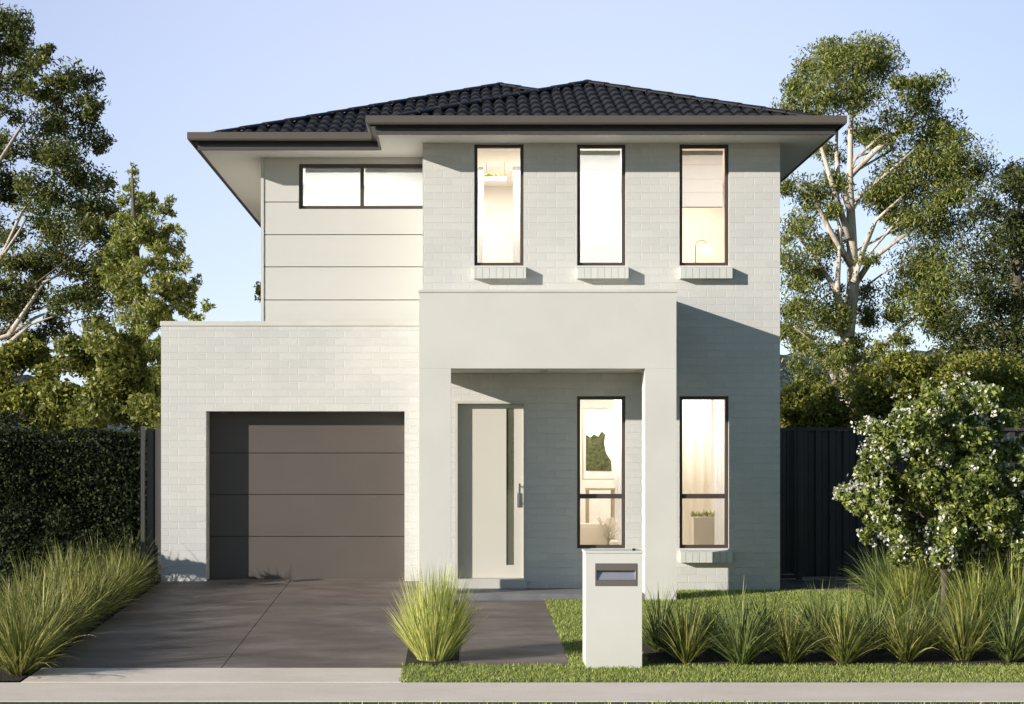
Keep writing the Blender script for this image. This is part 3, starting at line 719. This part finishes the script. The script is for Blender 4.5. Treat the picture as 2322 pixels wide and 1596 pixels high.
def tree(name, label, trunk, tr, clumps, leafmat, barkmat, leaf=.11, dens=260, aspect=.45, droop=.3, limb=.05, group=None, sub=.5, twigs=True, bprob=.35):
    base = trunk[0]; t = thing(name, label, 'shrub' if 'shrub' in name or 'bush' in name else 'tree', base, group)
    g = G(); g.tube(trunk, tr, 10)
    tp = [Vector(p) for p in trunk]
    for c in clumps:
        cv = Vector(c[:3]); best = None
        for i in range(len(tp)-1):
            for q in np.linspace(0,1,6):
                p = tp[i].lerp(tp[i+1], q); dz = cv.z-p.z; dh = (cv-p).xy.length
                if dz < dh*.35 and i < len(tp)-2: continue
                sc = abs(dz-dh*.8)+dh*.3
                if best is None or sc < best[0]: best = (sc,p,i,q)
        if best is None: best = (0, tp[-1], len(tp)-1, 0)
        r = tr[best[2]]*.5
        r0 = max(.012,min(limb, r)); e = cv
        if random.random() > bprob: continue
        branch_to(g, best[1], e, r0, r0*.3, .4)
        if twigs:
            for _ in range(3):
                d = Vector((random.gauss(0,1),random.gauss(0,1),random.gauss(.2,.7))).normalized()
                branch_to(g, cv-d*c[3]*.1, cv+Vector((d.x*c[3],d.y*c[3],d.z*c[4]))*.85, r0*.35, .006, .2, 5)
    g.out('trunk', barkmat, t, smooth=True)
    P = clump_points(clumps, dens, sub); v, f = leaf_quads(P, leaf, aspect, droop)
    link_mesh('crown', v, f, leafmat, t); return t
def px_clumps(lst, D, jy=.8, squash=.8):
    out = []
    for (px,py,r) in lst:
        d = D+random.uniform(-jy,jy); out.append((X(px,d),d,Z(py,d),r*d/F,r*d/F*squash))
    return out

# right: gum tree with the pale trunk
D = 39.0
gum = [(1895,118,38),(1950,110,40),(2000,126,36),(1855,150,45),(1915,155,50),(1975,160,50),(1820,205,45),(1880,205,48),(1940,225,45),(1795,245,35),(1850,265,40),
 (2060,200,38),(2110,190,32),(2100,245,45),(2050,270,38),(2150,290,40),(2105,320,50),(2165,350,48),(2060,360,55),(2005,330,35),(2215,385,32),(2130,410,58),(2185,440,50),(2055,430,55),(2000,420,40),
 (1880,420,42),(1840,450,38),(1800,430,35),(2090,500,55),(2150,520,55),(2030,500,38),(1800,520,40),(1860,560,40),(1795,600,42),(1830,640,35),(1900,540,26),
 (2110,590,60),(2060,640,55),(2150,650,60),(2090,710,52),(2160,730,50),(2030,700,35),(1800,690,38),(1850,700,45),(1900,720,38),(1800,740,35),(1880,780,40),(1830,790,32),(1930,800,40),(1975,720,30),(1960,660,22),
 (1990,800,30),(1800,830,22),(1940,870,32),(2040,770,26),(1850,620,28),(1890,650,22),(1955,700,24),(1900,820,34),(1850,850,30),(1960,840,28),(1820,770,30),(1940,770,24),(1895,480,26),(1880,350,30),(1960,300,34),(1985,460,26),(1830,880,28),(1980,870,28),(1975,590,22)]
trunk = [(X(1918,D),D,gz(D)-.1),(X(1920,D),D,Z(900,D)),(X(1922,D),D+.05,Z(760,D)),(X(1934,D),D,Z(640,D)),(X(1930,D),D,Z(530,D)),(X(1925,D),D-.05,Z(420,D)),(X(1928,D),D,Z(300,D)),(X(1935,D),D,Z(190,D)),(X(1945,D),D,Z(110,D))]
gt = tree('gum_tree','tall gum tree with pale trunk rising beside the right eave',trunk,[.22,.19,.165,.145,.12,.085,.06,.035,.015],px_clumps(gum,D),'lf_gum','gumbark',leaf=.105,dens=165,aspect=.3,droop=.9,limb=.035,sub=.44,bprob=.22)
# big pale limbs of the gum
g = G()
for pts in ([(1905,880),(1870,820),(1840,770),(1800,740)],[(1922,720),(1890,650),(1830,560),(1775,500)],[(1932,640),(1960,560),(1985,500),(2050,440)],[(1925,540),(1890,430),(1860,330),(1830,250)],[(1934,650),(1975,590),(2040,540),(2100,500)],[(1928,480),(1900,400),(1895,330),(1900,260)],[(1925,840),(1990,800),(2040,745),(2100,700)],[(1928,600),(1880,520),(1840,440),(1810,420)],[(1926,400),(1985,340),(2050,290),(2090,240)],[(1900,760),(1898,650),(1905,520),(1890,470)]):
    dd = [D+random.uniform(-.2,.2)+(k*random.uniform(-.3,.3)) for k in range(4)]
    g.tube([(X(a,q),q,Z(b2,q)) for (a,b2),q in zip(pts,dd)],[.085,.065,.045,.018],7)
g.out('limb','gumbark',gt,smooth=True)
# dark tree at the right edge
D = 37.5
dark = [(2240,470,45),(2290,430,50),(2310,390,40),(2265,540,50),(2320,500,55),(2230,590,50),(2290,610,60),(2210,660,48),(2260,690,55),(2330,680,60),(2190,740,50),(2240,780,55),(2300,770,60),(2170,800,42),(2360,560,70),(2360,760,70),(2220,850,50),(2290,860,60),(2180,870,40),(2350,870,60),(2340,420,50),(2220,930,45),(2290,950,50)]
tree('dark_tree','dark green spreading tree at the right edge behind the flowering tree',[(X(2300,D),D,gz(D)-.1),(X(2300,D),D,Z(900,D)),(X(2305,D),D,Z(700,D)),(X(2310,D),D,Z(520,D)),(X(2312,D),D,Z(400,D))],[.2,.16,.12,.07,.02],px_clumps(dark,D,1.1),'lf_dark','bark',leaf=.10,dens=120,aspect=.36,sub=.40)
# bushes behind the right fence
def bush(label, lst, D, mat, leaf=.10, dens=260, group=None, aspect=.55, name='leafy_bush'):
    cx = sum(q[0] for q in lst)/len(lst); b0 = (X(cx,D),D,gz(D)-.05)
    top = max(Z(q[1],D) for q in lst)
    return tree(name,label,[b0,(b0[0]+.05,D,.4*top),(b0[0],D,.8*top)],[.08,.06,.02],px_clumps(lst,D,.5,.85),mat,'bark',leaf=leaf,dens=dens,aspect=aspect,droop=.1,limb=.015,group=group,sub=.42)
bush('olive green bush behind the black gate, left of the pale gum trunk',[(1790,910,35),(1830,900,40),(1870,920,40),(1800,950,40),(1850,955,45),(1890,950,35)],36,'lf_bush',.10)
bush('sunlit yellow green bush behind the fence, right of the pale gum trunk',[(1960,900,40),(2000,870,45),(2050,840,42),(1980,940,50),(2040,910,55),(2090,880,45),(2010,960,50),(2110,840,40),(2120,930,55)],35.5,'lf_bush',.09)
bush('dull olive bush above the flowering tree at the right edge',[(2170,870,45),(2210,830,45),(2260,850,50),(2200,920,55),(2300,870,50),(2270,940,55),(2330,930,55)],34.5,'lf_bush',.085)
# left: large dark evergreen
D = 27.0
lt = [(15,40,38),(50,75,35),(10,110,45),(60,140,42),(100,125,30),(25,190,45),(130,170,42),(180,195,38),(95,205,32),(205,235,34),(150,235,45),(10,260,30),(110,290,45),(175,295,48),(225,330,28),(30,330,35),(80,350,45),(140,370,52),(200,390,45),(240,420,26),(20,420,40),(75,440,48),(130,460,50),(190,470,50),(245,470,30),(150,530,52),(215,540,48),(90,520,35),(30,530,30),(260,560,35),(60,590,40),(120,600,50),(190,610,52),(250,620,42),(20,640,35),(80,660,40),(150,680,45),(220,680,48),(30,700,32),(-60,60,70),(-70,220,80),(-70,400,80),(-60,560,80),(-70,700,80),(270,660,40),(15,765,38),(75,765,36),(125,735,34),(5,830,40),(60,610,44),(45,690,42),(200,720,36)]
tl = tree('evergreen_tree','large dark evergreen tree rising at the left edge of the photo',[(X(-130,D),D,gz(D)-.1),(X(-120,D),D,Z(800,D)),(X(-90,D),D,Z(600,D)),(X(-60,D),D,Z(380,D)),(X(-30,D),D,Z(180,D)),(X(-10,D),D,Z(40,D))],[.26,.22,.17,.12,.06,.02],px_clumps(lt,D,1.0),'lf_left','bark',leaf=.085,dens=225,aspect=.34,limb=.022,sub=.38,bprob=.2)
g = G()
for pts in ([(-110,760),(-20,620),(40,530),(75,470)],[(-90,640),(0,590),(50,480),(95,420)],[(-110,800),(20,760),(80,720),(130,700)],[(-40,820),(30,770),(70,735),(130,715)],[(-60,420),(-10,380),(40,300),(80,250)],[(20,760),(60,700),(100,640),(180,600)]):
    dd = [D-.6+random.uniform(-.2,.2) for k in range(4)]
    g.tube([(X(a,q),q,Z(b2,q)) for (a,b2),q in zip(pts,dd)],[.045,.035,.024,.01],7)
g.out('limb','gumbark',tl,smooth=True)
# left: lighter spire-like tree
D = 25.0
sp = [(298,385,14),(298,420,18),(296,455,24),(320,440,16),(330,480,24),(290,500,34),(350,470,14),(384,455,12),(382,485,18),(375,520,26),(330,530,34),(408,520,12),(405,560,20),(290,560,36),(350,580,36),(390,600,30),(310,630,40),(370,650,36),(285,690,36),(340,700,40),(448,635,12),(440,665,18),(420,700,24),(470,690,14),(380,720,34),(300,760,40),(350,770,38),(395,770,30),(440,725,20),(320,830,36),(360,840,32),(290,820,30),(330,900,34),(300,890,26),(350,950,30),(320,960,30)]
for _ in range(52):
    yy = random.uniform(0,1)**.8*560+400; hw = np.interp(yy,[380,450,550,650,800,960],[5,38,66,88,84,70]); xx = np.interp(yy,[380,600,960],[299,322,330])+random.uniform(-1,1)*hw
    sp.append((xx,yy,random.uniform(12,22)+hw*.1))
tree('conifer_tree','light green spire shaped tree behind the garage parapet',[(X(318,D),D,gz(D)-.1),(X(318,D),D,Z(850,D)),(X(312,D),D,Z(650,D)),(X(303,D),D,Z(480,D)),(X(299,D),D,Z(380,D))],[.14,.11,.075,.03,.01],px_clumps(sp,D,.5,1.05),'lf_conifer','bark',leaf=.08,dens=250,aspect=.3,droop=-.6,limb=.015,sub=.33,bprob=.25)
bush('lime green bush behind the hedge, left of the garage',[(170,800,40),(220,780,38),(190,850,48),(250,840,45),(290,880,40),(160,900,45),(230,910,50),(290,940,40),(200,950,45),(330,930,34),(260,800,34)],24.5,'lf_lime',.085,280)
bush('yellow olive bush above the hedge at the left edge',[(10,820,40),(60,800,36),(110,820,40),(20,880,48),(80,880,50),(130,890,45),(0,940,40),(60,940,45),(120,950,45)],25.5,'lf_bush',.09,260)
bush('small dark shrub poking over the top of the hedge at the left edge',[(10,955,24),(45,950,24),(75,965,20),(20,975,26),(60,985,24)],22.9,'lf_hedge',.05,200,name='dark_shrub')
bush('tree top peeping past the left edge of the upper cladding',[(600,655,16),(598,670,16),(620,665,20),(640,660,30),(640,700,30),(610,720,20)],40,'lf_dark',.12,200)
# hedge: a clipped block of small leaves
def hedge(label, x0,x1,y0,y1,z0,z1, dens, leaf, mat='lf_hedge'):
    t = thing('clipped_hedge', label, 'hedge', ((x0+x1)/2,(y0+y1)/2,z0))
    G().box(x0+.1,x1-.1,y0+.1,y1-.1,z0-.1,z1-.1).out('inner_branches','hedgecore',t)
    P = []
    for (fx0,fx1,fy0,fy1,fz0,fz1) in ((x0,x1,y0,y0,z0,z1),(x1,x1,y0,y1,z0,z1),(x0,x1,y0,y1,z1,z1),(x0,x0,y0,y1,z0,z1)):
        a = max(fx1-fx0,.001)*max(fy1-fy0,.001) if fz0 == fz1 else max(fx1-fx0,fy1-fy0)*(fz1-fz0)
        n = int(a*dens); P.append(np.column_stack([rng.uniform(fx0,fx1,n),rng.uniform(fy0,fy1,n),rng.uniform(fz0,fz1,n)])+rng.normal(size=(n,3))*.035)
    P = np.concatenate(P); P += .05*np.column_stack([np.sin(P[:,2]*5+P[:,0]*3),np.sin(P[:,0]*4.1+P[:,2]*3),.5*np.sin(P[:,0]*6)])
    v, f = leaf_quads(P, leaf, .6); link_mesh('leaves', v, f, mat, t); return t
hy = 21.95
hedge('tall dark clipped hedge left of the garage', -9.5, X(336,hy), hy, hy+.35, gz(hy), Z(984,hy), 3200, .05)
# flowering tree on the right
D = 17.5; base = (X(2140,D),D,gz(D)-.05)
fl = [(2140,930,36),(2080,915,30),(2190,920,32),(2030,960,36),(2110,980,44),(2180,985,44),(2250,960,42),(1990,1010,36),(2060,1030,46),(2130,1060,48),(2210,1050,48),(2280,1020,46),(1965,1080,36),(2020,1100,44),(2090,1120,48),(2170,1130,48),(2250,1120,48),(2310,1090,44),(1975,1150,32),(2040,1180,40),(2110,1200,42),(2190,1200,42),(2260,1190,42),(1960,1040,22),(2000,1215,24),(2090,1245,26),(2230,1240,28),(2310,1180,40),(2125,1170,52),(2165,1085,46),(2230,1170,44),(2080,1080,40),(2190,1130,40),(2140,1225,40),(2330,1020,40),(2150,880,26),(2230,890,28),(2075,1255,34),(2150,1255,36),(2215,1260,36),(2290,1250,40),(2340,1130,44),(1960,1125,30),(1985,965,24),(1940,1120,18)]
fc = []
for (px,py,r) in fl:
    for q in range(2):
        d = D+random.uniform(-.75,.65); fc.append((X(px,D),d,Z(py,D),r*D/F*1.0,r*D/F*.9))
ft = thing('flowering_tree','small round tree dotted with white blossom in the right front bed','tree',base)
g = G(); tz = Z(1290,D)
g.tube([base,(base[0]+.01,D,.3),(base[0],D,tz)],[.05,.042,.038],10)
for (a,b2) in ((2095,1180),(2130,1120),(2175,1150),(2160,1050),(2220,1120),(2060,1100)):
    branch_to(g,(base[0],D,tz-.04),(X(a,D),D+random.uniform(-.3,.3),Z(b2,D)),.024,.008)
for c in fc[::3]: branch_to(g,(base[0]+random.uniform(-.1,.1),D,tz+.35),c[:3],.009,.003,.2,5)
g.out('trunk','bark',ft,smooth=True)
P = clump_points(fc, 560, .26); v, f = leaf_quads(P, .062, .55, .0); link_mesh('crown', v, f, 'lf_flower', ft)
# blossom clusters sit on the outer side of the crown
cc = np.array([X(2140,D),D,Z(1080,D)]); pts = []
for c in fc:
    for q in range(8):
        d = rng.normal(size=3); d /= np.linalg.norm(d); p = np.array(c[:3])+d*np.array([c[3],c[3],c[4]])*1.02
        rel = (p-cc)/np.array([1.0,.95,.9])
        if np.linalg.norm(rel) > .62: pts.append(p)
pts = np.array(pts); cl_ = np.repeat(pts,8,axis=0)+rng.normal(size=(len(pts)*8,3))*.024
v, f = leaf_quads(cl_, .036, .85); o = link_mesh('blossom', v, f, 'petal', ft); o['kind'] = 'stuff'
# dark shrubs behind the flowering tree
def shrub(label, cs, mat, leaf=.06, dens=150, group=None):
    b0 = (cs[0][0],cs[0][1],gz(cs[0][1])-.03)
    return tree('low_shrub',label,[b0,(b0[0],b0[1],b0[2]+.25),(b0[0],b0[1],b0[2]+.5)],[.04,.03,.012],cs,mat,'bark',leaf=leaf,dens=dens,aspect=.55,limb=.015,group=group,sub=.2)
shrub('dark bushy shrub filling the corner behind the flowering tree',[(6.15+.45*i+random.uniform(-.1,.1),19.8+random.uniform(-.4,.4),.35+.42*j,.36,.34) for i in range(5) for j in range(5)],'lf_dark')
shrub('low dark shrub under the flowering tree at the right edge',[(6.15+.35*i,18.4+random.uniform(-.3,.3),.15+.3*j,.26,.24) for i in range(4) for j in range(2)],'lf_dark')
shrub('dark leafy shrub in front of the hedge at the left edge',[(-5.75+.33*i,20.6-.2*i%2+random.uniform(-.2,.2),.25+.3*j,.27,.25) for i in range(4) for j in range(3)],'lf_hedge')
shrub('low dark shrub behind the driveway grasses at the left edge',[(-5.2+.25*i,18.9+.3*i,.1+.25*j,.24,.22) for i in range(3) for j in range(2)],'lf_hedge')

# ------------------------------------------------------------------ grass tufts
def tuft_mesh(name, n, h, mat, lean=(.1,.9), w=.009, base=.09, seg=5, curl=1.0, short=.35, side_lean=0.0):
    """long upright blades in the middle, shorter ones fanning out low, so the clump reads rounded"""
    V, Fc = [], []
    az = rng.uniform(0,2*np.pi,n); q = rng.uniform(0,1,n)**.8
    for i in range(n):
        ln = lean[0]+(lean[1]-lean[0])*q[i]; L = h*(1-short*q[i])*rng.uniform(.62,1.1)
        d = np.array([np.cos(az[i]),np.sin(az[i]),0]); br = base*math.sqrt(random.random())
        ba = random.uniform(0,6.283) if random.random()<.4 else az[i]
        p = np.array([br*np.cos(ba),br*np.sin(ba),-.01]); tw = rng.normal()*.6
        side = np.array([-d[1],d[0],0])*np.cos(tw)+np.array([0,0,1])*np.sin(tw)*.5+d*rng.normal()*.3
        side = side/np.linalg.norm(side)*w*rng.uniform(.55,1.25); cu = curl*(.25+ln*.8)*rng.uniform(.5,1.4); b0 = len(V)
        for s_ in range(seg):
            t = s_/(seg-1); ww = max(.04,(1-t)**.65*(.55+.45*min(1,t*4)))
            V.append(p-side*ww); V.append(p+side*ww)
            ang = min(2.3, ln*.85+cu*t*t*1.2); st = L/(seg-1)
            p = p+(d*math.sin(ang)+np.array([0,0,1])*math.cos(ang))*st
        for s_ in range(seg-1): Fc.append([b0+2*s_,b0+2*s_+1,b0+2*s_+3,b0+2*s_+2])
    me = bpy.data.meshes.new(name); me.from_pydata([tuple(v_) for v_ in V],[],Fc); me.materials.append(M[mat])
    return me
T_lime = [tuft_mesh('grass_tuft',2300,1.0,'gr_lime',(.02,.86),.0075,.16,6,.30,.5)]
T_left = [tuft_mesh('grass_tuft',330,.86,'gr_left',(.08,1.25),.010,.09,6,.85,.3) for _ in range(4)]
T_bed = [tuft_mesh('grass_tuft',300,.78,'gr_left',(.05,1.1),.009,.06,6,.8,.25) for _ in range(3)]+[tuft_mesh('grass_tuft',270,.82,'gr_dark',(.08,1.2),.010,.06,6,.9,.2) for _ in range(3)]
T_big = [tuft_mesh('grass_tuft',520,1.05,'gr_mid',(.05,1.05),.009,.12,6,.7,.3) for _ in range(2)]
def tuft(me, x, y, sc, label, group=None, rz=None, zs=1.0):
    o = bpy.data.objects.new('grass_tuft', me); COL.objects.link(o)
    o.location = (x,y,gz(y)+.01); o.rotation_euler = (random.uniform(-.06,.06),random.uniform(-.06,.06),random.uniform(0,6.28) if rz is None else rz); o.scale = (sc,sc,sc*zs)
    tag(o,label,'ornamental grass',group); return o
ords = ['first','second','third','fourth','fifth','sixth','seventh','eighth','ninth','tenth','eleventh','twelfth','thirteenth','fourteenth']
tuft(T_lime[0], -.24, 15.72, .96, 'big upright lime green grass clump between the driveway and the garden path')
n = 13
for i in range(n):
    y = 20.75-(20.75-14.9)*i/(n-1); x = -4.12+.10*(i/(n-1))+random.uniform(-.06,.06)
    tuft(T_left[i%4], x, y+random.uniform(-.08,.08), random.uniform(.74,1.06), f'{ords[i]} grass tuft from the garage in the row touching the driveway', 'grass tufts along the driveway')
n = 10
for i in range(n):
    y = 20.9-(20.9-15.3)*i/(n-1); x = -4.58+random.uniform(-.08,.08)
    tuft(T_left[(i*3+1)%4], x, y+random.uniform(-.08,.08), random.uniform(.8,1.08), f'{ords[i]} grass tuft from the garage in the outer row behind the driveway edge', 'grass tufts along the driveway')
bed = [(1555,15.55,.95,0),(1680,15.45,1.0,3),(1790,15.55,.85,1),(1915,15.5,.95,2),(2055,15.6,.9,0),(2185,15.65,1.0,1),(2290,15.6,.95,4)]
for i,(px,y,s,k) in enumerate(bed):
    tuft(T_bed[k], X(px,y), y, s, f'{ords[i]} arching grass tuft from the letterbox in the front row of the bed', 'arching grass tufts in the front bed')
back = [(1495,16.2,.85,3),(1612,16.3,.75,4),(1735,16.35,.8,5),(1860,16.3,.9,3),(1985,16.3,.95,4),(2110,16.4,.9,5)]
for i,(px,y,s,k) in enumerate(back):
    tuft(T_bed[k], X(px,y), y, s, f'{ords[i]} darker grass tuft from the letterbox in the back row of the bed', 'arching grass tufts in the front bed')
big = [(2215,16.6,.95,'tall bright grass clump in front of the flowering tree trunk, on its right'),(2300,16.7,1.0,'tall bright grass clump at the right edge of the front bed'),
       (2060,18.2,.85,'broad yellow green grass clump left of the flowering tree trunk'),(2110,18.6,.9,'grass clump directly behind the flowering tree trunk'),(2200,18.3,.85,'grass clump behind the flowering tree trunk, on its right'),(2280,18.0,.85,'grass clump beside the low dark shrub at the right edge')]
for px,y,s,l in big: tuft(T_big[random.randint(0,1)], X(px,y), y, s, l)
tuft(T_bed[5], X(1990,20.2), 20.2, .95, 'dark strappy grass plant at the foot of the black fence')
tuft(T_bed[4], X(2020,20.0), 20.0, 1.0, 'dark strappy plant between the black fence and the flowering tree')

# across the street, seen only in the glass: two trees
for i,(x,y) in enumerate(((1.0,-14),(5.0,-15))):
    tree('street_tree',['leafy tree across the street facing the front door','leafy tree across the street facing the porch window'][i],[(x,y,-.4),(x,y,1.5),(x,y,3.2)],[.15,.11,.04],
         [(x+random.uniform(-1.6,1.6),y+random.uniform(-1,1),random.uniform(.9,3.6),.75,.65) for _ in range(22)],'lf_bush','bark',leaf=.2,dens=15,aspect=.6)
